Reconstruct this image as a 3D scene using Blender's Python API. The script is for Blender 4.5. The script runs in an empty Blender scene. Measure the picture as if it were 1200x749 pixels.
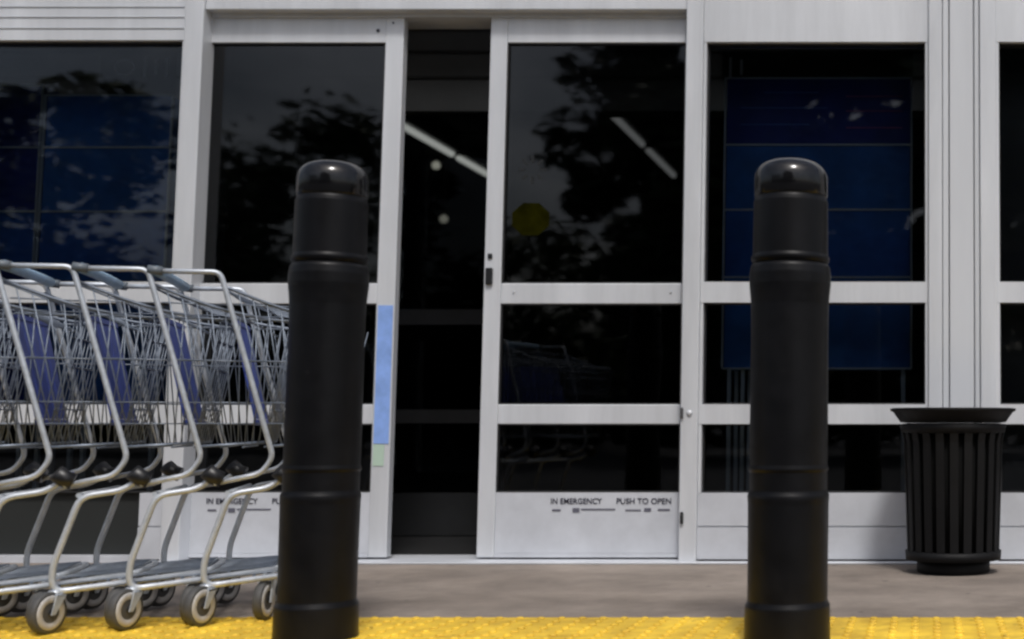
import bpy, math, random
from mathutils import Vector, Matrix
R = math.radians
random.seed(7)
S = bpy.context.scene
C = S.collection

# ---------------------------------------------------------------- camera
F = 1517.0            # focal length in photo pixels (photo 1200 wide)
PX, PY = 1085.0, 374.5
PITCH = math.atan(123.5 / F)
H = 0.561
cam_d = bpy.data.cameras.new('camera')
cam = bpy.data.objects.new('camera', cam_d); C.objects.link(cam)
cam.location = (0, 0, H)
cam.rotation_euler = (R(90) + PITCH, 0, 0)
cam_d.sensor_width = 36; cam_d.lens = F / 1200 * 36
cam_d.shift_x = (600 - PX) / 1200
cam_d.clip_start = .05; cam_d.clip_end = 600
cam_d.dof.use_dof = True
cam_d.dof.focus_distance = 4.3
cam_d.dof.aperture_fstop = 2.2
S.camera = cam

# ---------------------------------------------------------------- world and sun
SUN_EL, SUN_AZ = 58, 162          # sun high behind the camera, a little to its right
w = bpy.data.worlds.new('World'); S.world = w; w.use_nodes = True
nt = w.node_tree; nt.nodes.clear()
sky = nt.nodes.new('ShaderNodeTexSky'); sky.sky_type = 'NISHITA'; sky.sun_disc = False
sky.sun_elevation = R(SUN_EL); sky.sun_rotation = R(SUN_AZ)
sky.dust_density = 4; sky.air_density = 1.0; sky.ozone_density = 1
hs = nt.nodes.new('ShaderNodeHueSaturation'); hs.inputs['Saturation'].default_value = .62
bg = nt.nodes.new('ShaderNodeBackground'); bg.inputs['Strength'].default_value = .11
wo = nt.nodes.new('ShaderNodeOutputWorld')
nt.links.new(sky.outputs[0], hs.inputs['Color']); 
wtc = nt.nodes.new('ShaderNodeTexCoord'); wmp = nt.nodes.new('ShaderNodeMapping'); wmp.inputs['Scale'].default_value = (1, 1, 2.6)
wn = nt.nodes.new('ShaderNodeTexNoise'); wn.inputs['Scale'].default_value = 3.2; wn.inputs['Detail'].default_value = 7; wn.inputs['Roughness'].default_value = .6
wr_ = nt.nodes.new('ShaderNodeValToRGB'); wr_.color_ramp.elements[0].position = .38; wr_.color_ramp.elements[1].position = .66
wr_.color_ramp.elements[0].color = (.55, .58, .62, 1); wr_.color_ramp.elements[1].color = (1.25, 1.22, 1.2, 1)
wm = nt.nodes.new('ShaderNodeMix'); wm.data_type = 'RGBA'; wm.blend_type = 'MULTIPLY'; wm.inputs[0].default_value = 1
nt.links.new(wtc.outputs['Generated'], wmp.inputs[0]); nt.links.new(wmp.outputs[0], wn.inputs['Vector']); nt.links.new(wn.outputs[0], wr_.inputs[0])
nt.links.new(hs.outputs[0], wm.inputs[6]); nt.links.new(wr_.outputs[0], wm.inputs[7]); nt.links.new(wm.outputs[2], bg.inputs['Color'])
nt.links.new(bg.outputs[0], wo.inputs['Surface'])
sd = bpy.data.lights.new('sun', 'SUN'); sd.energy = 1.55; sd.angle = R(9); sd.color = (1, .985, .965)
so = bpy.data.objects.new('sun', sd); C.objects.link(so)
az = R(SUN_AZ)
sv = Vector((math.sin(az) * math.cos(R(SUN_EL)), math.cos(az) * math.cos(R(SUN_EL)), math.sin(R(SUN_EL))))
so.rotation_euler = sv.to_track_quat('Z', 'Y').to_euler()
S.view_settings.view_transform = 'Standard'; S.view_settings.look = 'None'
S.view_settings.exposure = 0.32; S.view_settings.gamma = 1
S.render.resolution_x = 1024; S.render.resolution_y = 639
S.render.engine = 'CYCLES'
S.cycles.filter_width = 2.4

# ---------------------------------------------------------------- helpers
cp, sp = math.cos(PITCH), math.sin(PITCH)
def at(px, py, Y):
    """real X and Z of what the photo shows at (px, py) on the upright plane Y"""
    u = (PY - py) / F
    z = Y * (sp + u * cp) / (cp - u * sp)
    d = Y * cp + z * sp
    return (px - PX) / F * d, z + H
def zat(py, Y): return at(PX, py, Y)[1]
def xat(px, py, Y): return at(px, py, Y)[0]

class MB:
    def __init__(s): s.v = []; s.f = []; s.sm = []
    def add(s, vs, fs, smooth=False):
        b = len(s.v); s.v += [tuple(v) for v in vs]
        for f in fs: s.f.append(tuple(i + b for i in f)); s.sm.append(smooth)
    def box(s, x0, x1, y0, y1, z0, z1, M=None):
        if x0 > x1: x0, x1 = x1, x0
        if y0 > y1: y0, y1 = y1, y0
        if z0 > z1: z0, z1 = z1, z0
        vs = [Vector((x, y, z)) for x in (x0, x1) for y in (y0, y1) for z in (z0, z1)]
        if M is not None: vs = [M @ v for v in vs]
        s.add(vs, [(0, 1, 3, 2), (4, 6, 7, 5), (0, 4, 5, 1), (2, 3, 7, 6), (0, 2, 6, 4), (1, 5, 7, 3)])
        return s
    def tube(s, pts, r, n=8, M=None, r1=None, closed=False):
        pts = [Vector(p) for p in pts]; N = len(pts)
        rings = []; prev = None
        for i, p in enumerate(pts):
            if closed: t = (pts[(i + 1) % N] - pts[i - 1])
            else: t = pts[min(i + 1, N - 1)] - pts[max(i - 1, 0)]
            t.normalize()
            if prev is None:
                a = Vector((0, 0, 1)) if abs(t.z) < .9 else Vector((1, 0, 0))
                a = (a - t * a.dot(t)).normalized()
            else:
                a = (prev - t * prev.dot(t)).normalized()
            prev = a; b = t.cross(a)
            rr = r if r1 is None else r + (r1 - r) * i / (N - 1)
            rings.append([p + (a * math.cos(2 * math.pi * k / n) + b * math.sin(2 * math.pi * k / n)) * rr for k in range(n)])
        vs = [v for g in rings for v in g]
        if M is not None: vs = [M @ v for v in vs]
        fs = []
        for i in range(N if closed else N - 1):
            j = (i + 1) % N
            for k in range(n):
                fs.append((i * n + k, i * n + (k + 1) % n, j * n + (k + 1) % n, j * n + k))
        s.add(vs, fs, True)
        if not closed:
            b = len(s.v) - len(vs)
            s.f.append(tuple(b + k for k in reversed(range(n)))); s.sm.append(False)
            s.f.append(tuple(b + (N - 1) * n + k for k in range(n))); s.sm.append(False)
        return s
    def lathe(s, prof, n=48, c=(0, 0), M=None, smooth=True):
        vs = []
        for r, z in prof:
            for k in range(n):
                a = 2 * math.pi * k / n
                v = Vector((c[0] + r * math.cos(a), c[1] + r * math.sin(a), z))
                vs.append(M @ v if M is not None else v)
        fs = []
        for i in range(len(prof) - 1):
            for k in range(n):
                fs.append((i * n + k, i * n + (k + 1) % n, (i + 1) * n + (k + 1) % n, (i + 1) * n + k))
        s.add(vs, fs, smooth)
        b = len(s.v) - len(vs)
        if prof[0][0] > 1e-4: s.f.append(tuple(b + k for k in reversed(range(n)))); s.sm.append(False)
        if prof[-1][0] > 1e-4: s.f.append(tuple(b + (len(prof) - 1) * n + k for k in range(n))); s.sm.append(False)
        return s
    def build(s, name, mat, parent=None, bevel=0, seg=2):
        m = bpy.data.meshes.new(name)
        m.from_pydata(s.v, [], s.f); m.update()
        m.polygons.foreach_set('use_smooth', s.sm)
        o = bpy.data.objects.new(name, m); C.objects.link(o)
        if mat: m.materials.append(mat)
        if parent: o.parent = parent
        if bevel:
            b = o.modifiers.new('bevel', 'BEVEL'); b.width = bevel; b.segments = seg; b.limit_method = 'ANGLE'
            b.angle_limit = R(40)
        return o

def tag(o, label=None, cat=None, group=None, kind=None):
    if label: o['label'] = label
    if cat: o['category'] = cat
    if group: o['group'] = group
    if kind: o['kind'] = kind
    return o
def empty(name, loc=(0, 0, 0), rz=0):
    o = bpy.data.objects.new(name, None); C.objects.link(o)
    o.empty_display_size = .1
    o.location = loc; o.rotation_euler = (0, 0, rz); return o
def kids(o): return [c for c in bpy.data.objects if c.parent == o]
def copy_tree(o, parent=None):
    c = o.copy(); C.objects.link(c)
    if parent: c.parent = parent
    for ch in kids(o): copy_tree(ch, c)
    return c
def arc(p0, p1, p2, r=.03, n=5):
    """corner p1 rounded: list of points between p0->p1->p2"""
    p0, p1, p2 = map(Vector, (p0, p1, p2))
    a = p1 + (p0 - p1).normalized() * r; b = p1 + (p2 - p1).normalized() * r
    return [(a * (1 - t) ** 2 + p1 * 2 * t * (1 - t) + b * t * t) for t in [i / (n - 1) for i in range(n)]]
def rounded(pts, r=.03):
    out = [Vector(pts[0])]
    for i in range(1, len(pts) - 1): out += arc(pts[i - 1], pts[i], pts[i + 1], r)
    out.append(Vector(pts[-1])); return out

# ---------------------------------------------------------------- materials
def mat(name, col, rough=.5, metal=0, var=0, vscale=8, bump=0, bscale=60, rvar=0, streak=False, stain=None, spec=.5):
    m = bpy.data.materials.new(name); m.use_nodes = True
    t = m.node_tree; p = t.nodes['Principled BSDF']
    p.inputs['Roughness'].default_value = rough; p.inputs['Metallic'].default_value = metal
    p.inputs['Specular IOR Level'].default_value = spec
    p.inputs['Base Color'].default_value = (*col, 1)
    tc = t.nodes.new('ShaderNodeTexCoord'); mp = t.nodes.new('ShaderNodeMapping')
    t.links.new(tc.outputs['Object'], mp.inputs[0])
    if streak: mp.inputs['Scale'].default_value = (1, 1, .12)
    if var:
        n = t.nodes.new('ShaderNodeTexNoise'); n.inputs['Scale'].default_value = vscale
        n.inputs['Detail'].default_value = 8; n.inputs['Roughness'].default_value = .65
        t.links.new(mp.outputs[0], n.inputs['Vector'])
        cr = t.nodes.new('ShaderNodeValToRGB')
        cr.color_ramp.elements[0].position = .3; cr.color_ramp.elements[1].position = .7
        d = stain or tuple(c * (1 - var) for c in col)
        cr.color_ramp.elements[0].color = (*d, 1)
        cr.color_ramp.elements[1].color = (*[min(1, c * (1 + var * .35)) for c in col], 1)
        t.links.new(n.outputs[0], cr.inputs[0]); t.links.new(cr.outputs[0], p.inputs['Base Color'])
        if rvar:
            mr = t.nodes.new('ShaderNodeMapRange')
            mr.inputs['To Min'].default_value = max(.03, rough - rvar); mr.inputs['To Max'].default_value = min(1, rough + rvar)
            n2 = t.nodes.new('ShaderNodeTexNoise'); n2.inputs['Scale'].default_value = vscale * 2.3; n2.inputs['Detail'].default_value = 6
            t.links.new(mp.outputs[0], n2.inputs['Vector'])
            t.links.new(n2.outputs[0], mr.inputs[0]); t.links.new(mr.outputs[0], p.inputs['Roughness'])
    if bump:
        n3 = t.nodes.new('ShaderNodeTexNoise'); n3.inputs['Scale'].default_value = bscale; n3.inputs['Detail'].default_value = 5
        t.links.new(tc.outputs['Object'], n3.inputs['Vector'])
        b = t.nodes.new('ShaderNodeBump'); b.inputs['Strength'].default_value = bump; b.inputs['Distance'].default_value = .01
        t.links.new(n3.outputs[0], b.inputs['Height']); t.links.new(b.outputs[0], p.inputs['Normal'])
    return m
def glass(name, tint, ior=1.5, rough=0.0, wob=.0):
    m = bpy.data.materials.new(name); m.use_nodes = True
    t = m.node_tree; t.nodes.clear()
    o = t.nodes.new('ShaderNodeOutputMaterial'); mx = t.nodes.new('ShaderNodeMixShader')
    tr = t.nodes.new('ShaderNodeBsdfTransparent'); tr.inputs[0].default_value = (*tint, 1)
    gl = t.nodes.new('ShaderNodeBsdfGlossy'); gl.inputs['Roughness'].default_value = rough
    fr = t.nodes.new('ShaderNodeFresnel'); fr.inputs[0].default_value = ior
    if wob:
        tc = t.nodes.new('ShaderNodeTexCoord'); n = t.nodes.new('ShaderNodeTexNoise'); n.inputs['Scale'].default_value = 2.2
        b = t.nodes.new('ShaderNodeBump'); b.inputs['Strength'].default_value = wob; b.inputs['Distance'].default_value = .01
        t.links.new(tc.outputs['Object'], n.inputs['Vector']); t.links.new(n.outputs[0], b.inputs['Height'])
        t.links.new(b.outputs[0], gl.inputs['Normal'])
    t.links.new(fr.outputs[0], mx.inputs[0]); t.links.new(tr.outputs[0], mx.inputs[1]); t.links.new(gl.outputs[0], mx.inputs[2])
    t.links.new(mx.outputs[0], o.inputs[0])
    return m
def emit(name, col, s):
    m = bpy.data.materials.new(name); m.use_nodes = True
    p = m.node_tree.nodes['Principled BSDF']
    p.inputs['Emission Color'].default_value = (*col, 1); p.inputs['Emission Strength'].default_value = s
    return m

ALU = mat('aluminium_frame', (.66, .68, .71), .4, .2, var=.2, vscale=5, streak=True, rvar=.1)
ALU2 = mat('aluminium_panel', (.58, .60, .64), .5, .15, var=.15, vscale=5, streak=False, rvar=.12)
WHITE = mat('pale_metal_cladding', (.58, .60, .63), .5, .1, var=.12, vscale=3, streak=True)
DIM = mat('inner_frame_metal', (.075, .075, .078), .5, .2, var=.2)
GASKET = mat('black_rubber', (.012, .012, .013), .6)
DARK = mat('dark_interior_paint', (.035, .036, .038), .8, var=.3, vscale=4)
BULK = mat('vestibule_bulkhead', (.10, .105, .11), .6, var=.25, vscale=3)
GLASS = glass('window_glass', (.62, .64, .66), 1.50, 0, .07)
GLASS_D = glass('door_glass', (.30, .31, .32), 1.54, 0.02, .1)
GLASS_IN = glass('inner_glass', (.6, .62, .62), 1.45)
CONC = mat('concrete_walk', (.265, .225, .192), .85, var=.35, vscale=2.6, bump=.4, bscale=90)
def spots(m, scale, thr, dark):
    t = m.node_tree; p = t.nodes['Principled BSDF']; src = p.inputs['Base Color'].links[0].from_socket
    tc = t.nodes.new('ShaderNodeTexCoord'); v = t.nodes.new('ShaderNodeTexVoronoi'); v.inputs['Scale'].default_value = scale
    n = t.nodes.new('ShaderNodeTexNoise'); n.inputs['Scale'].default_value = 1.1; n.inputs['Detail'].default_value = 6; n.inputs['Roughness'].default_value = .7
    t.links.new(tc.outputs['Object'], v.inputs['Vector']); t.links.new(tc.outputs['Object'], n.inputs['Vector'])
    r = t.nodes.new('ShaderNodeValToRGB'); r.color_ramp.elements[0].position = thr * .7; r.color_ramp.elements[1].position = thr
    r.color_ramp.elements[0].color = (dark, dark, dark, 1); r.color_ramp.elements[1].color = (1, 1, 1, 1)
    r2 = t.nodes.new('ShaderNodeValToRGB'); r2.color_ramp.elements[0].position = .36; r2.color_ramp.elements[1].position = .58
    r2.color_ramp.elements[0].color = (.72, .70, .68, 1); r2.color_ramp.elements[1].color = (1.06, 1.05, 1.04, 1)
    t.links.new(v.outputs['Distance'], r.inputs[0]); t.links.new(n.outputs[0], r2.inputs[0])
    prev = src
    for q in (r, r2):
        mx = t.nodes.new('ShaderNodeMix'); mx.data_type = 'RGBA'; mx.blend_type = 'MULTIPLY'; mx.inputs[0].default_value = 1
        t.links.new(prev, mx.inputs[6]); t.links.new(q.outputs[0], mx.inputs[7]); prev = mx.outputs[2]
    t.links.new(prev, p.inputs['Base Color'])
spots(CONC, 6, .09, .5)
ASPH = mat('asphalt', (.05, .05, .052), .9, var=.35, vscale=3, bump=.8, bscale=160)
YEL = mat('yellow_tactile', (.88, .60, .05), .6, var=.3, vscale=9, bump=.15, stain=(.55, .34, .03))
spots(YEL, 14, .12, .55)
BLACK = mat('black_bollard_plastic', (.0055, .0055, .0065), .4, var=.5, vscale=12, rvar=.1, bump=.05, bscale=200, spec=.2)
def scuffs(m):
    t = m.node_tree; p = t.nodes['Principled BSDF']; src = p.inputs['Base Color'].links[0].from_socket
    tc = t.nodes.new('ShaderNodeTexCoord'); mp = t.nodes.new('ShaderNodeMapping'); mp.inputs['Scale'].default_value = (5, 5, 42)
    n = t.nodes.new('ShaderNodeTexNoise'); n.inputs['Scale'].default_value = 1; n.inputs['Detail'].default_value = 9; n.inputs['Roughness'].default_value = .7
    r = t.nodes.new('ShaderNodeValToRGB'); r.color_ramp.elements[0].position = .66; r.color_ramp.elements[1].position = .74
    r.color_ramp.elements[0].color = (0, 0, 0, 1); r.color_ramp.elements[1].color = (.6, .6, .6, 1)
    mx = t.nodes.new('ShaderNodeMix'); mx.data_type = 'RGBA'
    mx.inputs[7].default_value = (.06, .058, .056, 1)
    t.links.new(tc.outputs['Object'], mp.inputs[0]); t.links.new(mp.outputs[0], n.inputs['Vector']); t.links.new(n.outputs[0], r.inputs[0])
    t.links.new(r.outputs[0], mx.inputs[0]); t.links.new(src, mx.inputs[6]); t.links.new(mx.outputs[2], p.inputs['Base Color'])
scuffs(BLACK)
CAPM = mat('bollard_cap_plastic', (.0055, .0055, .0065), .17, var=.3, vscale=12, rvar=.05, spec=.5)
BIN = mat('black_bin_paint', (.0045, .0045, .005), .6, var=.3, vscale=14, rvar=.1, spec=.22)
CHROME = mat('zinc_plated_steel', (.60, .64, .69), .42, .45, var=.25, vscale=30, rvar=.12)
WIRE = mat('basket_wire', (.21, .245, .30), .42, .4, var=.3, vscale=30)
HANDLE = mat('handle_plastic', (.36, .52, .68), .35, var=.2, vscale=20)
RUBB = mat('wheel_tyre_grey', (.07, .07, .07), .6, var=.3, vscale=30)
RIM = mat('wheel_rim', (.50, .49, .48), .5, var=.3, vscale=30)
BPLAS = mat('black_plastic', (.01, .01, .011), .4)
CLAMP = mat('grey_clamp_plastic', (.12, .14, .16), .45)
SEAT = mat('blue_violet_plastic', (.065, .10, .40), .4, var=.25, vscale=15)
BLUE_A = mat('navy_board', (.025, .06, .42), .5, var=.4, vscale=5)
BLUE_B = mat('teal_blue_board', (.04, .24, .80), .5, var=.4, vscale=4)
BLUE_C = mat('mid_blue_board', (.035, .2, .75), .5, var=.4, vscale=4)
LINE = mat('pale_trim', (.75, .85, .92), .5)
MARK = mat('pale_lettering', (.85, .87, .87), .6)
DULL = mat('dull_print', (.03, .032, .034), .9, spec=0)
PURP = mat('maroon_print', (.55, .16, .40), .6)
DECAL_B = mat('blue_decal', (.26, .42, .84), .4, var=.25, vscale=14)
DECAL_G = mat('pale_green_decal', (.42, .55, .45), .5)
DECAL_Y = mat('yellow_sticker', (.014, .014, .001), .9, var=.6, vscale=14, spec=0)
INK = mat('black_ink', (.012, .012, .03), .6)
LAMP = emit('lamp_tube', (1, .98, .92), .6)
BARK = mat('bark', (.07, .055, .04), .9, var=.4, vscale=6, bump=.6, bscale=14)
LEAF = [mat('leaf_green_%d' % i, c, .6, var=.3, vscale=1.5) for i, c in enumerate([(.075, .10, .045), (.10, .12, .055), (.05, .07, .035)])]
WALLM = mat('painted_block_wall', (.40, .40, .41), .8, var=.15, vscale=3, bump=.3, bscale=60)
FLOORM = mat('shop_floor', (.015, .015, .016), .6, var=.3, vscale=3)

# ---------------------------------------------------------------- ground
YF = 5.40          # plane of the sliding leaves
g = MB().box(-300, 300, -300, 300, -.5, -.014); tag(g.build('road', ASPH), kind='structure')
# walkway slabs: one mesh with real joints
YS0, YS1 = 3.82, 5.52
m = MB()
x = -10.4
while x < 5.0:
    m.box(x, x + 5.994, YS0, YS1, -.12, 0); x += 6
tag(m.build('sidewalk', CONC, bevel=.004), kind='structure')
j = MB().box(-9, 6, YS0 + .01, YS1 - .01, -.11, -.006); tag(j.build('sidewalk_base', mat('joint_filler', (.06, .058, .055), .9)), kind='structure')
# yellow tactile strip with raised domes
YT0 = 3.08
m = MB().box(-9, 6, YT0, YS0 - .004, -.1, .004)
sp_ = .06; nx = int(15 / sp_); ny = int((YS0 - YT0) / sp_)
for i in range(nx):
    for k in range(ny):
        cx = -9 + sp_ * (i + .5); cy = YT0 + .03 + sp_ * (k + .35)
        if cx < -4.2 or cx > 1.6: continue
        m.lathe([(.0125, .0035), (.0115, .0065), (.0085, .0085), (.004, .0095)], 8, (cx, cy))
tag(m.build('tactile_paving', YEL), kind='structure')

# ---------------------------------------------------------------- store
store = empty('store_entrance', (-1.5, YF, 0))
tag(store, 'pale aluminium and glass shop entrance with two sliding doors left slightly apart', 'storefront')
STI = Matrix.Translation(Vector((1.5, -YF, 0)))
def part(mb, name, material, parent=None, bevel=0):
    """build in world coordinates, then hang on the store"""
    o = mb.build(name, material, None, bevel)
    o.parent = parent or store
    if parent is None or parent is store: o.matrix_parent_inverse = STI.copy()
    else: pass
    return o
YP = 5.33          # front plane of fixed posts
def col(mb, px0, px1, pyref, z0, z1, Y0, Y1):
    mb.box(xat(px0, pyref, Y0), xat(px1, pyref, Y0), Y0, Y1, z0, z1)
# heights
zg0 = zat(577, YF)        # lowest glass bottom
zr2b, zr2t = zat(497, YF), zat(474, YF)
zr1b, zr1t = zat(356, YF), zat(332, YF)
zgt = zat(50, YF)         # glass top
zlt = zat(16, YF)         # leaf top
zh = zat(10, YP)          # header underside
ZTOP = 3.6
# header beam and cladding above it
XL, XR = -7.5, 5.0
xA = xat(215, 50, YP); xA1 = xat(237, 50, YP)      # left post
xB = xat(804, 50, YP); xB1 = xat(824, 50, YP)      # post right of the doors
xC = xat(1088, 50, YP); xC1 = xat(1104, 50, YP)    # right post of the sidelight
xD = xat(1148, 50, YP); xD1 = xat(1167, 50, YP)    # left post of the right window
m = MB()
m.box(XL, XR, YP, 5.60, zat(-16, YP), ZTOP)
part(m, 'fascia', WHITE, bevel=.003)
m = MB()
m.box(xA1 + .001, xB - .001, YP + .012, 5.58, zh, zat(-16, YP) - .004)
part(m, 'door_header', ALU, bevel=.003)
m = MB()
m.box(xA1 + .004, xB - .004, YF - .012, 5.56, zlt + .012, zh - .018)
part(m, 'door_track', ALU2)
m = MB(); m.box(xA1 + .004, xB - .004, YF - .006, 5.56, zh - .017, zh - .002); part(m, 'track_gap_shade', GASKET)  # solid black strip standing in for the shade under the header
# posts
def post(x0, x1, z0=0, z1=None, name='post', groove=None):
    m = MB().box(x0, x1, YP, 5.50, z0, (z1 if z1 else zat(-16, YP) - .004))
    return part(m, name, ALU, bevel=.004)
post(xA, xA1); post(xB, xB1); post(xC, xC1); post(xD, xD1)
# grooved column cover between sidelight and right window
m = MB()
w_ = xD - xC1
e = [0, .16, .19, .80, .83, 1.0]
m.box(xC1 + .003, xC1 + w_ * .17, YP + .012, 5.5, 0, zat(-16, YP) - .006)
m.box(xC1 + w_ * .17, xC1 + w_ * .20, YP + .03, 5.5, 0, zat(-16, YP) - .006)
m.box(xC1 + w_ * .20, xC1 + w_ * .82, YP + .004, 5.5, 0, zat(-16, YP) - .006)
m.box(xC1 + w_ * .82, xC1 + w_ * .86, YP + .03, 5.5, 0, zat(-16, YP) - .006)
m.box(xC1 + w_ * .86, xD - .003, YP + .012, 5.5, 0, zat(-16, YP) - .006)
part(m, 'column_cover', WHITE, bevel=.002)

def fixed_window(x0, x1, ztop, kick_split=True, kick=True, name='window', kx=None):
    """rails between posts, glass panes as sub-parts; front of the rails at YP+.015"""
    y0 = YP + .015; y1 = 5.44
    fr = MB()
    zt_b = ztop
    fr.box(x0, x1, y0, y1, zt_b, zat(-16, YP) - .006)            # top panel
    fr.box(x0, x1, y0, y1, zr1b, zr1t); fr.box(x0, x1, y0, y1, zr2b, zr2t)
    fr.box(x0, x0 + .012, y0 + .002, y1, zg0, zt_b); fr.box(x1 - .012, x1, y0 + .002, y1, zg0, zt_b)
    f = part(fr, name, ALU)
    for a, b in ((zg0, zr2b), (zr2t, zr1b), (zr1t, zt_b)):
        p = MB().box(x0 + .001, x1 - .001, y0 + .05, y0 + .058, a + .001, b - .001).build('pane', GLASS); p.parent = f
        p.matrix_parent_inverse = Matrix.Identity(4)
        gk = MB()
        t_ = .018
        for (u0, u1, v0, v1) in ((x0, x0 + t_, a, b), (x1 - t_, x1, a, b), (x0 + t_, x1 - t_, a, a + .006), (x0 + t_, x1 - t_, b - .006, b)):
            gk.box(u0, u1, y0 + .028, y0 + .049, v0, v1)
        q = gk.build('gasket', GASKET); q.parent = f
    if kick:
        k = MB()
        zs = zat(618, YP + .02)
        kx0 = kx if kx is not None else x0
        k.box(kx0, x1, y0 + .004, y1, zs + .006, zg0 - .0005)
        k.box(kx0, x1, y0 + .012, y1, zs, zs + .006)
        k.box(kx0, x1, y0 + .001, y1, .014, zs)
        q = k.build('kick_panel', ALU2); q.parent = f
        if kx is not None:
            k = MB().box(x0, kx - .002, y0 + .05, y0 + .06, .03, zg0 - .001).build('kick_panel', mat('black_panel', (.012, .014, .013), .7)); k.parent = f
            k = MB().box(x0, kx - .002, y0, y1, .0, .028).build('sill', ALU2); k.parent = f
    return f
zt = zat(49, YP + .015)
fw1 = fixed_window(xB1 + .001, xC - .001, zt)
fw2 = fixed_window(xD1 + .001, xD1 + 1.6, zt)
post(xD1 + 1.601, xD1 + 1.69)
fw3 = fixed_window(XL + 3.2, xA - .001, zat(47, YP + .015), kx=xat(163, 600, YP + .02))
post(XL + 3.1, XL + 3.199)
# block walls past the glazing
m = MB().box(XL, XL + 3.098, YP + .02, 5.5, 0, zat(-16, YP) - .006); part(m, 'wall', WALLM)
m = MB().box(xD1 + 1.692, XR, YP + .02, 5.5, 0, zat(-16, YP) - .006); part(m, 'wall', WALLM)
# louvre lines in the head panels (thin raised ribs)
m = MB()
for py in (8, 20, 33):
    z = zat(py, YP + .01)
    m.box(XL + 3.21, xA - .01, YP + .011, YP + .0149, z, z + .004)
part(m, 'head_rib', ALU2)

# sliding leaves
def leaf(xo0, xg0, xg1, xo1, name='sliding_door'):
    y0, y1 = YF, YF + .045
    m = MB()
    m.box(xo0, xg0, y0, y1, .016, zlt); m.box(xg1, xo1, y0, y1, .016, zlt)
    for a, b in ((zgt, zlt), (zr1b, zr1t), (zr2b, zr2t)):
        m.box(xg0 + .0005, xg1 - .0005, y0 + .001, y1 - .001, a, b)
    f = part(m, name, ALU, bevel=.003)
    for a, b in ((zg0, zr2b), (zr2t, zr1b), (zr1t, zgt)):
        p = MB().box(xg0 + .001, xg1 - .001, y0 + .020, y0 + .026, a + .001, b - .001).build('pane', GLASS_D); p.parent = f
        gk = MB(); t_ = .006
        for (u0, u1, v0, v1) in ((xg0, xg0 + t_, a, b), (xg1 - t_, xg1, a, b), (xg0 + t_, xg1 - t_, a, a + t_), (xg0 + t_, xg1 - t_, b - t_, b)):
            gk.box(u0, u1, y0 + .007, y0 + .0195, v0, v1)
        q = gk.build('gasket', GASKET); q.parent = f
    k = MB().box(xg0 + .001, xg1 - .001, y0 + .006, y1 - .004, .033, zg0 - .001)
    k.box(xg0 + .001, xg1 - .001, y0 + .002, y1 - .002, .016, .032)
    q = k.build('kick_panel', ALU2); q.parent = f
    return f
LX0, LX1, LG0, LG1 = xat(226, 330, YF), xat(463.5, 330, YF), xat(229, 330, YF), xat(442, 330, YF)
RX0, RX1, RG0, RG1 = xat(567, 330, YF), xat(818, 330, YF), xat(587, 330, YF), xat(799.5, 330, YF)
lf = leaf(LX0 - .03, LG0 - .004, LG1, LX1)
rf = leaf(RX0, RG0, RG1, RX1)
# screw heads and little dark spot on the top rail of the left leaf
def spot(px, py, Y, r, name, material, parent, th=.004):
    X, Z = at(px, py, Y)
    M = Matrix.Translation((X, Y, Z)) @ Matrix.Rotation(R(90), 4, 'X')
    o = MB().lathe([(r, 0), (r * .85, th)], 14, M=M).build(name, material); o.parent = parent; return o
spot(443, 36, YF, .008, 'screw', INK, lf); spot(461, 27, YF, .004, 'screw', INK, lf)
for px in (602, 786): spot(px, 342, YF, .005, 'screw', ALU2, rf)
# lock on the edge of the right leaf
X, Z = at(574, 324, YF)
o = MB().box(X - .016, X + .014, YF - .014, YF - .0005, Z - .036, Z + .036).build('lock', BPLAS, None, .005); o.parent = rf
X, Z = at(574, 300, YF)
o = MB().box(X - .008, X + .012, YF - .008, YF - .0005, Z - .012, Z + .010).build('latch', BPLAS, None, .004); o.parent = rf
# hinge-like stops on the post
for py, hh in ((484, .022), (607, .024)):
    X, Z = at(799, py, YP)
    o = part(MB().box(X - .006, X + .007, YP - .012, YP - .0005, Z - hh, Z + hh), 'door_stop', GASKET if py > 600 else DIM, bevel=.003)
X, Z = at(808, 484, YP); 
M = Matrix.Translation((X, YP - .0005, Z)) @ Matrix.Rotation(R(90), 4, 'X')
part(MB().lathe([(.012, 0), (.010, .006), (.004, .008)], 16, M=M), 'screw_cap', ALU)
# blue vertical decal on the left leaf's inner stile
dx0, dx1 = LG1 - .010, LX1 - .012
o = MB().box(dx0 + .018, dx1 + .006, YF - .0025, YF - .0005, zat(520, YF), zat(358, YF)).build('decal', DECAL_B); o.parent = lf; o['label'] = 'blue vertical sticker on the door stile'
o = MB().box(dx0 + .018, dx1 - .012, YF - .0025, YF - .0005, zat(546, YF), zat(521, YF)).build('decal', DECAL_G); o.parent = lf; o['label'] = 'pale green end of the stile sticker'
# sticker on the right leaf's glass: yellow diamond with a small ring of dashes above
yg = YF + .0195
X, Z = at(622, 257, yg)
M = Matrix.Translation((X, yg, Z))
m = MB(); n = 8
vs = [Vector((.085 * math.cos(a), yy, .075 * math.sin(a))) for yy in (-.0012, 0) for a in [2 * math.pi * (k + .5) / n for k in range(n)]]
m.add([M @ v for v in vs], [tuple(range(n)), tuple(reversed(range(n, 2 * n)))] + [(k, k + n, (k + 1) % n + n, (k + 1) % n) for k in range(n)])
o = m.build('sticker', DECAL_Y); o.parent = rf; o['label'] = 'dull yellow sticker on the glass'
m = MB(); X, Z = at(624, 199, yg)
for k in range(8):
    a = 2 * math.pi * k / 8
    MM = Matrix.Translation((X, yg, Z)) @ Matrix.Rotation(a, 4, 'Y')
    m.box(.03, .06, -.0012, 0, -.006, .006, MM)
o = m.build('sticker', DULL); o.parent = rf; o['label'] = 'ring of pale dashes on the glass'
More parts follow.
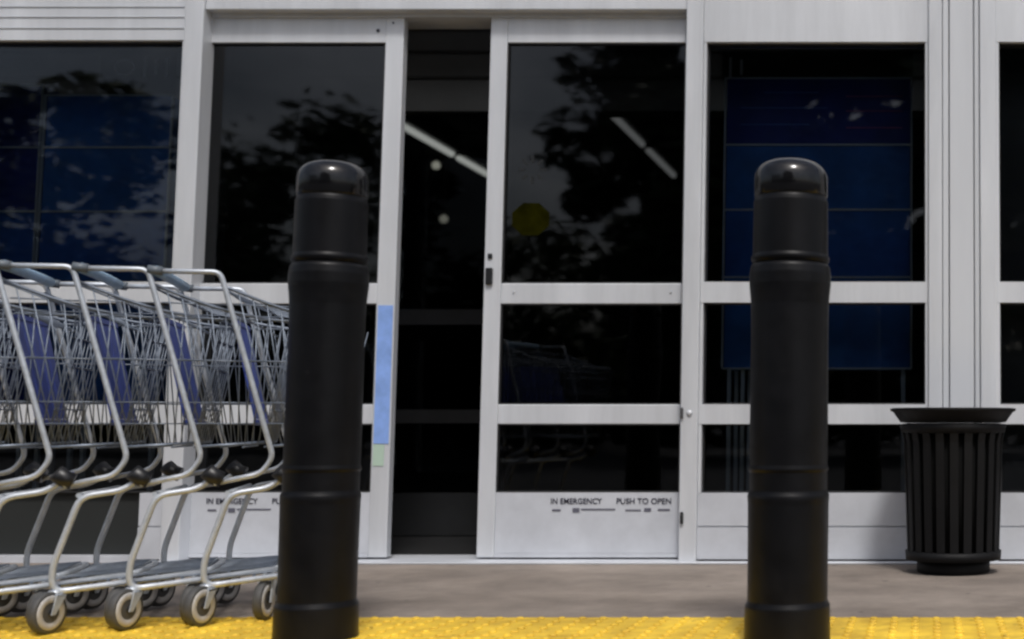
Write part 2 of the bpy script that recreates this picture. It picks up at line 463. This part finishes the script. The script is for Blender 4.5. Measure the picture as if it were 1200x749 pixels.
# lettering on the kick panels
def text(body, px, py, Y, size, material, parent, sx=1.0, name='lettering', bold=.0):
    cu = bpy.data.curves.new(name, 'FONT'); cu.body = body; cu.size = size; cu.extrude = .0006; cu.offset = bold
    cu.align_x = 'LEFT'
    t = bpy.data.objects.new(name, cu); C.objects.link(t)
    bpy.context.view_layer.update()
    me = bpy.data.meshes.new_from_object(t); bpy.data.objects.remove(t)
    o = bpy.data.objects.new(name, me); C.objects.link(o); me.materials.clear(); me.materials.append(material)
    X, Z = at(px, py, Y)
    w0 = max(v.co.x for v in me.vertices) or 1
    for v in me.vertices:
        x_, y_, z_ = v.co; v.co = (X + x_ / w0 * sx, Y - .0012 - z_, Z + y_)
    o.parent = parent; return o
def notice(x0, parent):
    yk = YF + .005
    s = (5.4 / F)
    text('IN EMERGENCY', x0, 590.5, yk, .033, INK, parent, sx=60 * s, bold=.0003)
    text('PUSH TO OPEN', x0 + 77, 590.5, yk, .033, INK, parent, sx=64 * s, bold=.0003)
    fade = mat('faded_ink', (.10, .10, .13), .6)
    for (a, b, y, h) in ((2, 12, 598, 2.2), (26, 34, 598, 5), (36, 76, 597, 1.6), (88, 106, 598, 1.6), (110, 118, 597.5, 4), (126, 140, 597.5, 2)):
        X0, Z = at(x0 + a, y, yk); X1, _ = at(x0 + b, y, yk)
        o = MB().box(X0, X1, yk - .0015, yk - .0003, Z - h * s / 2, Z + h * s / 2).build('small_print', fade); o.parent = parent
notice(645, rf); notice(241.5, lf)
# threshold
m = MB().box(xA - .0, xD1 + 1.6, YP - .05, YP - .002, .0, .009)
m.box(xA1 + .002, xB - .002, YP, 5.60, .0, .008)
part(m, 'threshold', ALU2, bevel=.003)

# ---------------------------------------------------------------- interior shell (parts of the store)
YI = 6.55
ZC = 3.62
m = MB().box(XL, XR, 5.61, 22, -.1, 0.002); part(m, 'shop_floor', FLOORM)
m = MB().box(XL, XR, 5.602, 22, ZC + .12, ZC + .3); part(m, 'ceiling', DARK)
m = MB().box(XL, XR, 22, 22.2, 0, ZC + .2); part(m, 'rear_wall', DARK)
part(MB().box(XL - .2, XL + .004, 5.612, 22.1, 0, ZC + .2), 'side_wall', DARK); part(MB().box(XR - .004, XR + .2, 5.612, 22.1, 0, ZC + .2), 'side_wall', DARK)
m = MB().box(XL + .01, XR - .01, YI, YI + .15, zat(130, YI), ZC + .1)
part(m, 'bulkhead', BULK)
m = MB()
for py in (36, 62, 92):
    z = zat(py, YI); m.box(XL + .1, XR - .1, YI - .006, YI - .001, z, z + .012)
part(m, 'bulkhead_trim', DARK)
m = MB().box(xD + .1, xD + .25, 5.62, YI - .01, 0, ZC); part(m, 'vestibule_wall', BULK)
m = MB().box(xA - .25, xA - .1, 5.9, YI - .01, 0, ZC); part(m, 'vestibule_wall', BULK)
# inner sliding leaves, rails seen through the gap
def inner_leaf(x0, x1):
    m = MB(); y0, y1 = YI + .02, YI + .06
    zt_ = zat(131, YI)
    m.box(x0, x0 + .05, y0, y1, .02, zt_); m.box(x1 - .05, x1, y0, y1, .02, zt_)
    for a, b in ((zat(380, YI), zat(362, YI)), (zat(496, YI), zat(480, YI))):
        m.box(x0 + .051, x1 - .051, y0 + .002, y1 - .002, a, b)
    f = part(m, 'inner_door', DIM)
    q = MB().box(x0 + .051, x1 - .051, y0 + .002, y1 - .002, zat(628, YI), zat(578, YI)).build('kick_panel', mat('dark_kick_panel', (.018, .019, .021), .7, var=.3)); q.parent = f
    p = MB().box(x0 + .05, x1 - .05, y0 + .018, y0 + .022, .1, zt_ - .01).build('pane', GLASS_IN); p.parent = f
xi = xat(430, 400, YI)
inner_leaf(xi, xat(592, 400, YI)); 
m = MB().box(XL + .3, xat(428, 400, YI), YI + .02, YI + .1, 0, zat(131, YI)); 
# ceiling lamp rows deep in the shop
lamp0 = None
for (lx, ys) in ((-5.33, (12.9, 14.55)), (-3.08, (12.4, 14.15))):
    for k, yy in enumerate(ys):
        r = empty('ceiling_lamp', (lx, yy, ZC))
        MB().box(-.09, .09, 0, 1.48, .0, .07).build('housing', DIM, r, .004)
        MB().tube([(0, .02, -.022), (0, 1.46, -.022)], .034, 12).build('lamp_tube', LAMP, r)
        side = 'seen through the gap between the doors' if lx < -4 else 'seen through the right sliding door'
        pos = 'nearer' if k == 0 else 'farther'
        tag(r, '%s white strip lamp on the shop ceiling, %s' % (pos, side), 'ceiling lamp', 'strip lamps in the shop')
# two small round lamps deep inside
for n_, (px, py) in enumerate(((511, 194), (520, 257))):
    Y_ = 15.0
    X, Z = at(px, py, Y_)
    r = empty('pendant_lamp', (X, Y_, Z))
    MB().tube([(0, 0, .05), (0, 0, ZC + .12 - Z)], .006, 6).build('cord', GASKET, r)
    MB().lathe([(.0, -.045), (.035, -.035), (.05, 0), (.04, .03), (.012, .05)], 16).build('lamp_shade', emit('dim_bulb', (1, .95, .8), .4 if n_ == 0 else .2), r)
    tag(r, ('upper' if n_ == 0 else 'lower') + ' small round lamp glowing in the dark gap between the doors', 'lamp', 'small lamps in the shop')

# ---------------------------------------------------------------- blue display stands behind the glass
def stand(name, px0, px1, rows, Y, ybot, label, lines_v=(), depth=.28):
    X0, X1 = xat(px0, 300, Y), xat(px1, 300, Y)
    r = empty(name, ((X0 + X1) / 2, Y, 0)); tag(r, label, 'display stand')
    ox = -(X0 + X1) / 2; wd = (X1 - X0) / 2
    zs = [zat(p[0], Y) for p in rows] + [zat(ybot, Y)]
    for i, (py, mt) in enumerate(rows):
        MB().box(-wd, wd, 0, depth, zs[i + 1] + .004, zs[i] - .004).build('panel', mt, r)
    m = MB()
    for z in zs: m.box(-wd - .008, wd + .008, -.008, -.0005, z - .004, z + .004)
    for xx in (-wd - .012, wd + .004): m.box(xx, xx + .008, -.008, .0, zs[-1], zs[0] + .004)
    m.build('trim', LINE, r)
    for xx in (-wd + .02, -wd + .08, wd - .03):
        MB().box(xx - .008, xx + .008, .02, .04, .0, zs[-1] - .001).build('leg', LINE, r)
        MB().box(xx - .008, xx + .008, depth - .04, depth - .02, .0, zs[-1] - .001).build('leg', LINE, r)
    return r, wd, zs
s1, wd, zs = stand('display_stand', 850, 1066, [(92, BLUE_A), (170, BLUE_B), (246, BLUE_C), (325, BLUE_B)], 5.72, 432,
      'blue panelled display stand behind the glass right of the doors')
m = MB()
for z in (.25, .5, .72):
    zz = zs[1] + (zs[0] - zs[1]) * z
    m.box(wd * .3, wd * .92, -.003, -.001, zz, zz + .005)
m.build('print', PURP, s1)
m = MB()
for z, a, b in ((.3, -.85, -.1), (.55, -.85, .1), (.78, -.6, .0)):
    zz = zs[1] + (zs[0] - zs[1]) * z
    m.box(wd * a, wd * b, -.003, -.001, zz, zz + .004)
m.build('print', mat('blue_print', (.12, .3, .9), .6), s1)
def strokes(s_, px, py, n, Y, ring=False):
    m = MB()
    for k in range(n):
        X, Z = at(px + 13 * k, py, Y); h_ = .045 - .01 * (k % 2)
        m.box(X - .006 - s_.location.x, X + .006 - s_.location.x, Y - .003 - s_.location.y, Y - s_.location.y, Z - h_, Z + h_)
    if ring:
        X, Z = at(px - 24, py, Y)
        m.tube([(X - s_.location.x + .045 * math.cos(a), Y - s_.location.y, Z + .035 * math.sin(a)) for a in [2 * math.pi * k / 16 for k in range(16)]], .004, 5, closed=True)
    return m
s2, wd2, zs2 = stand('display_stand', 46, 192, [(112, BLUE_B), (173, BLUE_B), (248, BLUE_C), (312, BLUE_B)], 5.74, 470,
      'teal and blue display stand behind the left window beyond the trolleys')
s3, wd3, zs3 = stand('display_stand', -190, 38, [(100, BLUE_A), (173, BLUE_A), (248, BLUE_C), (312, BLUE_A)], 5.80, 470,
      'dark navy display stand at the far left behind the left window')
# header boards above the stands carrying the pale marks
for s_, px, n_, rg, px0, px1, pyb, Y in ((s1, 856, 2, False, 846, 1070, 92, 5.72), (s2, 170, 3, True, 118, 204, 112, 5.74)):
    strokes(s_, px, 79, n_, Y - .004, rg).build('lettering', MARK, s_)
    X0, X1 = xat(px0, 80, Y) - s_.location.x, xat(px1, 80, Y) - s_.location.x
    MB().box(X0, X1, .0, .02, zat(pyb, Y) + .006, zat(60, Y)).build('header_board', DARK, s_)

# ---------------------------------------------------------------- bollards
def support(prof, e=.003):
    out = [prof[0]]
    for (r0, z0), (r1, z1) in zip(prof[:-1], prof[1:]):
        L = math.hypot(r1 - r0, z1 - z0)
        if L > .012:
            t = e / L
            out += [(r0 + (r1 - r0) * q, z0 + (z1 - z0) * q) for q in (t, 1 - t)]
        out.append((r1, z1))
    return out
def bollard(px, pytop, Y, k=.102):
    r = empty('bollard', (xat(px, 450, Y), Y, .004))
    z0 = zat(pytop, Y) - .004
    def Z(py): return zat(py, Y) - .004
    prof = [(k + .010, 0), (k + .009, .012), (k + .008, Z(712)), (k + .008, Z(709)), (k + .0075, Z(708)), (k + .002, Z(703.5)), (k + .0015, Z(702.5)), (k + .002, Z(650)), (k + .003, Z(590)),
            (k + .004, Z(584)), (k + .004, Z(579.5)), (k + .0035, Z(579)), (k - .0005, Z(575)), (k - .0008, Z(574)), (k - .0005, Z(552)), (k + .002, Z(551)), (k + .002, Z(548)), (k - .0005, Z(545)), (k, Z(500)), (k - .001, Z(400)),
            (k, Z(358)), (k + .002, Z(347)), (k + .005, Z(334)), (k + .005, Z(322)), (k + .002, Z(314)), (k - .003, Z(310))]
    MB().lathe(support(prof), 64).build('sleeve', BLACK, r)
    prof = [(k - .003, Z(309.5)), (k - .002, Z(308)), (k + .001, Z(306)), (k + .001, Z(302)), (k - .003, Z(300)), (k - .004, Z(238)), (k - .007, Z(235)), (k - .007, Z(232))]
    MB().lathe(support(prof), 64).build('upper_sleeve', BLACK, r)
    zc = Z(231.5); hh = z0 - zc
    prof = [(k - .007, zc), (k - .005, zc + .003), (k - .005, zc + hh * .45)]
    for a in range(1, 10):
        t = a / 9 * math.pi / 2
        prof.append(((k - .005) * math.cos(t) ** .6 if a < 9 else .0005, zc + hh * .45 + hh * .55 * math.sin(t)))
    MB().lathe(prof, 64).build('cap', CAPM, r)
    return r
b1 = bollard(381, 190, 3.46, .0945); tag(b1, 'black domed bollard in front of the nose of the trolley row', 'bollard', 'black bollards on the yellow strip')
b2 = bollard(925, 188, 3.40); tag(b2, 'black domed bollard standing before the right side window, near the litter bin', 'bollard', 'black bollards on the yellow strip')

# ---------------------------------------------------------------- litter bin
YB = 5.02
Xb = xat(1117, 580, YB)
bin_ = empty('litter_bin', (Xb, YB, 0)); tag(bin_, 'black slatted round litter bin with wide flared rim by the grooved column', 'litter bin')
rb = .188
zb0 = zat(655, YB); zt_ = zat(496, YB); zlid = zat(479, YB)
MB().lathe([(.135, 0), (.14, .006), (.14, zb0 - .006), (.13, zb0)], 40).build('base', BIN, bin_)
MB().lathe([(rb - .03, zb0 + .002), (rb - .022, zt_ - .02)], 40).build('liner', mat('dark_liner', (.005, .005, .005), .95, spec=.1), bin_)
m = MB()
n = 22
for k in range(n):
    a = 2 * math.pi * (k + .5) / n
    M = Matrix.Rotation(a, 4, 'Z')
    w2 = .0155
    pts = [(rb - .012, zb0 + .03), (rb + .002, zt_ - .07), (rb + .012, zt_ - .02)]
    for (ra, za), (rc, zc) in zip(pts[:-1], pts[1:]):
        vs = [M @ Vector(v) for v in ((ra, -w2, za), (ra, w2, za), (rc, w2, zc), (rc, -w2, zc), (ra - .006, -w2, za), (ra - .006, w2, za), (rc - .006, w2, zc), (rc - .006, -w2, zc))]
        m.add(vs, [(0, 1, 2, 3), (4, 7, 6, 5), (0, 3, 7, 4), (1, 5, 6, 2), (3, 2, 6, 7), (0, 4, 5, 1)])
m.build('slats', BIN, bin_)
m = MB().lathe([(rb - .028, zb0 + .0), (rb - .006, zb0 + .002), (rb - .003, zb0 + .034), (rb - .018, zb0 + .036)], 40)
m.build('lower_band', BIN, bin_)
m = MB().lathe([(rb - .012, zt_ - .04), (rb + .012, zt_ - .035), (rb + .02, zt_ - .004), (rb - .01, zt_)], 40); m.build('upper_band', BIN, bin_)
rl = .243
m = MB().lathe([(rb - .012, zt_ + .001), (rb + .016, zt_ + .004), (rl - .012, zlid - .014), (rl, zlid - .008), (rl, zlid), (rl - .012, zlid + .002), (rb - .01, zlid - .02), (rb - .03, zlid - .03)], 48)
m.build('rim', BIN, bin_)

# ---------------------------------------------------------------- trolleys
TH = R(21); STEP = .180
def make_trolley():
    r = empty('shopping_trolley')
    W0, W1 = .235, .165                  # half widths, rear and nose
    def hw(x): return W0 + (W1 - W0) * max(0, min(1, x / .38))
    def rim_z(x): return .955 - .10 * x / .38 - .02 * math.sin(math.pi * min(1, max(0, x / .38)))
    def rear_x(z): return .012 + (.975 - z) / (.975 - .475) * .135
    def front_x(z): return .30 + (z - .50) / .36 * .055
    # frame: the side tubes each with handle arm, slanting post and curl under the basket
    for s in (-1, 1):
        y = s * (W0 + .015)
        m = MB()
        pts = rounded([(-.165, y, .986), (-.002, y, .990), (.152, y, .465), (.122, y, .418), (.005, y, .392)], .022)
        m.tube(pts, .0074, 10)
        m.build('side_tube', CHROME, r)
        m = MB()
        pts = rounded([(.175, y * .96, .405), (.150, y * .97, .378), (.045, y, .362), (-.012, y, .17), (-.008, y, .108), (.34, s * .17, .140)], .03)
        m.tube(pts, .0086, 10)
        m.build('leg_frame', CHROME, r)
        m = MB().tube([(.165, y, .428), (.185, y * .97, .410), (.205, y * .96, .402)], .023, 10); m.build('corner_bumper', BPLAS, r)
        m = MB().tube([(-.182, y, .99), (-.145, y, .986)], .0125, 12); m.build('handle_clamp', CLAMP, r)
    m = MB().tube([(-.165, -W0 + .005, .989), (-.168, -W0 * .5, .992), (-.168, W0 * .5, .992), (-.165, W0 - .005, .989)], .0145, 14)
    m.build('handle', HANDLE, r)
    # basket of wire
    m = MB(); wr = .0019
    sides = {}
    for s in (-1, 1):
        top = [(x, s * hw(x), rim_z(x)) for x in [i / 12 * .355 for i in range(13)]]
        m.tube(top, .0048, 6)
        # floor edge
        m.tube([(.135, s * hw(.135) * .93, .495), (.30, s * hw(.30) * .9, .505)], .0042, 6)
        for zz, rr in ((.90, wr * 1.2), (.86, wr), (.74, wr * 1.3), (.62, wr), (.56, wr)):
            xs0, xs1 = rear_x(zz), front_x(zz)
            if zz > .86: xs1 = .2
            m.tube([(xs0, s * (hw(xs0) * (.93 + .07 * (zz - .5) / .45)), zz), (xs1, s * (hw(xs1) * (.9 + .1 * (zz - .5) / .45)), zz)], rr, 5)
        nn = 10
        for i in range(nn + 1):
            t = i / nn
            xt = .006 + t * .366; xb = .132 + t * .168
            m.tube([(xt, s * hw(xt), rim_z(xt)), (xb, s * hw(xb) * .92, .497 + .008 * t)], wr, 5)
    # front wall
    for i in range(9):
        t = -1 + 2 * i / 8
        m.tube([(.355, t * hw(.355), rim_z(.355)), (.30, t * hw(.30) * .9, .505)], wr, 5)
    for zz in (.60, .72, .80): m.tube([(front_x(zz), -hw(front_x(zz)) * .95, zz), (front_x(zz), hw(front_x(zz)) * .95, zz)], wr * 1.2, 5)
    m.tube([(.355, -W1, rim_z(.355)), (.355, W1, rim_z(.355))], .0048, 6)
    # floor
    for i in range(13):
        t = -1 + 2 * i / 12
        m.tube([(.135, t * hw(.135) * .92, .495), (.30, t * hw(.30) * .89, .505)], wr, 5)
    for xx in (.135, .19, .245, .30): m.tube([(xx, -hw(xx) * .92, .493), (xx, hw(xx) * .92, .493)], wr * 1.5, 5)
    m.build('basket', WIRE, r)
    # rear gate, lifted by the trolley pushed in behind
    m = MB()
    for i in range(7):
        t = -.86 + 1.72 * i / 6
        y = t * W0
        m.tube([(.004, y, .945), (.10, y * .92, .905), (.20, y * .86, .885), (.29, y * .8, .835)], wr, 5)
    for (xx, zz, q) in ((.004, .945, .86), (.10, .905, .8), (.20, .885, .74), (.29, .835, .69)): m.tube([(xx, -W0 * q, zz), (xx, W0 * q, zz)], wr * 1.5, 5)
    m.build('rear_gate', WIRE, r)
    # folded child seat flap
    m = MB(); M = Matrix.Translation((.058, 0, .72)) @ Matrix.Rotation(R(-13), 4, 'Y')
    for k in range(5):
        y = (-2 + k) * .066
        m.box(-.003, .003, y - .031, y + .031, -.15, .13, M)
    m.box(-.005, .005, -.165, .165, .132, .148, M); m.box(-.005, .005, -.165, .165, -.168, -.152, M)
    m.build('child_seat', SEAT, r, .002)
    # lower rack
    m = MB()
    for i in range(11):
        t = -1 + 2 * i / 10
        m.tube([(.0, t * W0 * .95, .124), (.33, t * .155, .150)], wr * 1.1, 5)
    for xx in (.0, .11, .22, .33):
        q = W0 * .97 + (.16 - W0 * .97) * xx / .33
        m.tube([(xx, -q, .120 + .022 * xx / .33), (xx, q, .120 + .022 * xx / .33)], wr * 1.8, 5)
    m.build('lower_rack', WIRE, r)
    m = MB().tube([(.34, -.17, .140), (.352, -.09, .142), (.352, .09, .142), (.34, .17, .140)], .009, 8)
    m.build('cross_tube', CHROME, r); m = MB()
    m.tube([(.04, -W0 - .01, .365), (.04, W0 + .01, .365)], .007, 8)
    m.build('cross_tube', CHROME, r)
    # castors
    for (x, y, ang, f) in ((-.002, -W0 - .012, 60, 0), (-.002, W0 + .012, 58, 0), (.325, -.175, 74, 1), (.325, .175, 50, 1)):
        top = .112 if not f else .134
        fk = MB()
        M = Matrix.Translation((x, y, 0)) @ Matrix.Rotation(R(ang), 4, 'Z')
        fk.lathe([(.016, top - .012), (.016, top)], 14, M=M)
        for s in (-1, 1):
            pts = [(-.012, -.0185), (.022, -.0185), (.004, 0), (-.022, 0)]
            vs = []
            for yy in (s * .017, s * .021):
                vs += [M @ Vector(v) for v in ((.016, yy, top - .012), (-.016, yy, top - .012), (-.030, yy, .050), (-.018, yy, .050))]
            fk.add(vs, [(0, 1, 2, 3), (7, 6, 5, 4), (0, 3, 7, 4), (1, 5, 6, 2), (0, 4, 5, 1), (3, 2, 6, 7)])
        fk.box(-.016, .016, -.021, .021, top - .016, top - .011, M)
        c = fk.build('castor', CHROME, r)
        WM = M @ Matrix.Translation((-.023, 0, .056)) @ Matrix.Rotation(R(90), 4, 'X')
        MB().lathe([(.044, -.0115), (.053, -.0115), (.0555, -.008), (.0555, .008), (.053, .0115), (.044, .0115)], 32, M=WM).build('tyre', RUBB, c)
        MB().lathe([(.024, -.009), (.030, -.0135), (.042, -.0145), (.0458, -.0117), (.0458, .0117), (.042, .0145), (.030, .0135), (.024, .009)], 32, M=WM).build('wheel_rim', RIM, c)
        MB().lathe([(.004, -.014), (.009, -.0135), (.010, -.008), (.0238, -.0075), (.0238, .0075), (.010, .008), (.009, .0135), (.004, .014)], 24, M=WM).build('hub', BPLAS, c)
    return r
proto = make_trolley()
X0 = xat(259, 324, 3.66); Y0 = 3.66
d = Vector((math.cos(TH), math.sin(TH), 0)); left = Vector((-math.sin(TH), math.cos(TH), 0))
org = Vector((X0, Y0, 0)) + left * .25
ORD = ['front trolley of the nested row, its nose behind the left bollard',
       'second wire trolley from the nose end, nested behind the front one',
       'third wire trolley from the nose end, in the middle of the nested row',
       'fourth wire trolley from the nose end of the nested row, at the left edge',
       'fifth wire trolley from the nose end, partly cut by the left edge of view',
       'sixth wire trolley from the nose end, almost wholly past the left edge']
for i, lab in enumerate(ORD):
    t = proto if i == 0 else copy_tree(proto)
    p = org - d * STEP * i
    t.location = (p.x, p.y, .0045 if True else 0); t.rotation_euler = (0, 0, TH)
    tag(t, lab, 'shopping trolley', 'nested shopping trolleys')

# ---------------------------------------------------------------- trees across the car park, mirrored in the glass
def tree(x, y, h, rad, lm, label, n=2600, lean=0, seed=1, leafs=.21, low=.3):
    rnd = random.Random(seed)
    r = empty('tree', (x, y, -.014)); tag(r, label, 'tree', 'trees across the car park')
    m = MB()
    m.tube([(0, 0, 0), (.05 + lean * .3, .03, h * .25), (lean * .6, 0, h * .5), (lean, .1, h * .8)], .16, 10, r1=.05)
    for k in range(9):
        a = k * 2.4; z0 = h * (low + .04 * k)
        m.tube([(lean * .5, 0, z0), (rad * .4 * math.cos(a), rad * .4 * math.sin(a), z0 + h * .12), (rad * .75 * math.cos(a), rad * .75 * math.sin(a), z0 + h * .2)], .06, 6, r1=.015)
    m.build('trunk', BARK, r)
    cl = []
    for k in range(46):
        a = rnd.uniform(0, 6.28); q = rad * math.sqrt(rnd.random()) * .85
        z = h * rnd.uniform(low + .05, .95); q *= math.sin(math.pi * min(.95, max(.12, (z / h - low) / (1 - low)))) ** .5
        cl.append((q * math.cos(a) + lean, q * math.sin(a), z, rnd.uniform(.4, .85) * rad * .42))
    m = MB()
    for k in range(n):
        c = rnd.choice(cl); v = Vector((rnd.gauss(0, 1), rnd.gauss(0, 1), rnd.gauss(0, .8))).normalized() * c[3] * rnd.random() ** .4
        p = Vector(c[:3]) + v
        M = Matrix.Translation(p) @ Matrix.Rotation(rnd.uniform(0, 6.28), 4, 'Z') @ Matrix.Rotation(rnd.uniform(-1.2, 1.2), 4, 'X')
        L = leafs * rnd.uniform(.6, 1.4)
        m.add([M @ Vector(q) for q in ((-L, 0, 0), (0, -L * .4, .02), (L, 0, -.03), (0, L * .4, .02))], [(0, 1, 2, 3)])
    m.build('crown', lm, r)
tree(-6.1, -17, 11.5, 2.2, LEAF[2], 'tall dark tree mirrored in the upper right of the right sliding door', 7000, seed=3, low=.2)
tree(-13.3, -17.5, 7.4, 3.0, LEAF[0], 'broad leafy tree mirrored in the left sliding door', 5500, seed=5, low=.05)
tree(-18.6, -16.5, 7.8, 3.2, LEAF[1], 'bushy tree mirrored in the left window above the trolleys', 9000, seed=8, low=.05)
tree(-9.4, -20, 5.2, 2.8, LEAF[1], 'low round tree mirrored in the left part of the right sliding door', 3800, seed=11, low=.05)
tree(-3.0, -13, 10.5, 3.0, LEAF[0], 'large added tree covering the sky mirrored in the right side window', 14000, seed=14, low=.05, leafs=.36)  # added out of view, crown thickened to keep bright sky out of the pane
tree(.9, -14, 10, 3.0, LEAF[2], 'dark added tree covering the sky mirrored in the window at the right edge', 14000, seed=17, low=.05, leafs=.34)  # also added, big dense leaves close bright gaps in the reflection
tree(-23.5, -15, 9, 3, LEAF[2], 'dark tree mirrored at the left edge of the left window', 8000, seed=21, low=.08)
# low hedge line closing the view behind the trees
hd = MB(); rnd = random.Random(4)
for k in range(16000):
    p = Vector((rnd.uniform(-34, 10), -24 + rnd.uniform(-.8, .8), rnd.random() ** .8 * (3.0 + .5 * math.sin(k * .01)) ))
    M = Matrix.Translation(p) @ Matrix.Rotation(rnd.uniform(0, 6.28), 4, 'Z') @ Matrix.Rotation(rnd.uniform(-1.3, 1.3), 4, 'X')
    L = .3 * rnd.uniform(.6, 1.4)
    hd.add([M @ Vector(q) for q in ((-L, 0, 0), (0, -L * .5, .02), (L, 0, -.03), (0, L * .5, .02))], [(0, 1, 2, 3)])
tag(hd.build('hedge', LEAF[0]), 'long leafy hedge closing the far side of the car park', 'hedge')
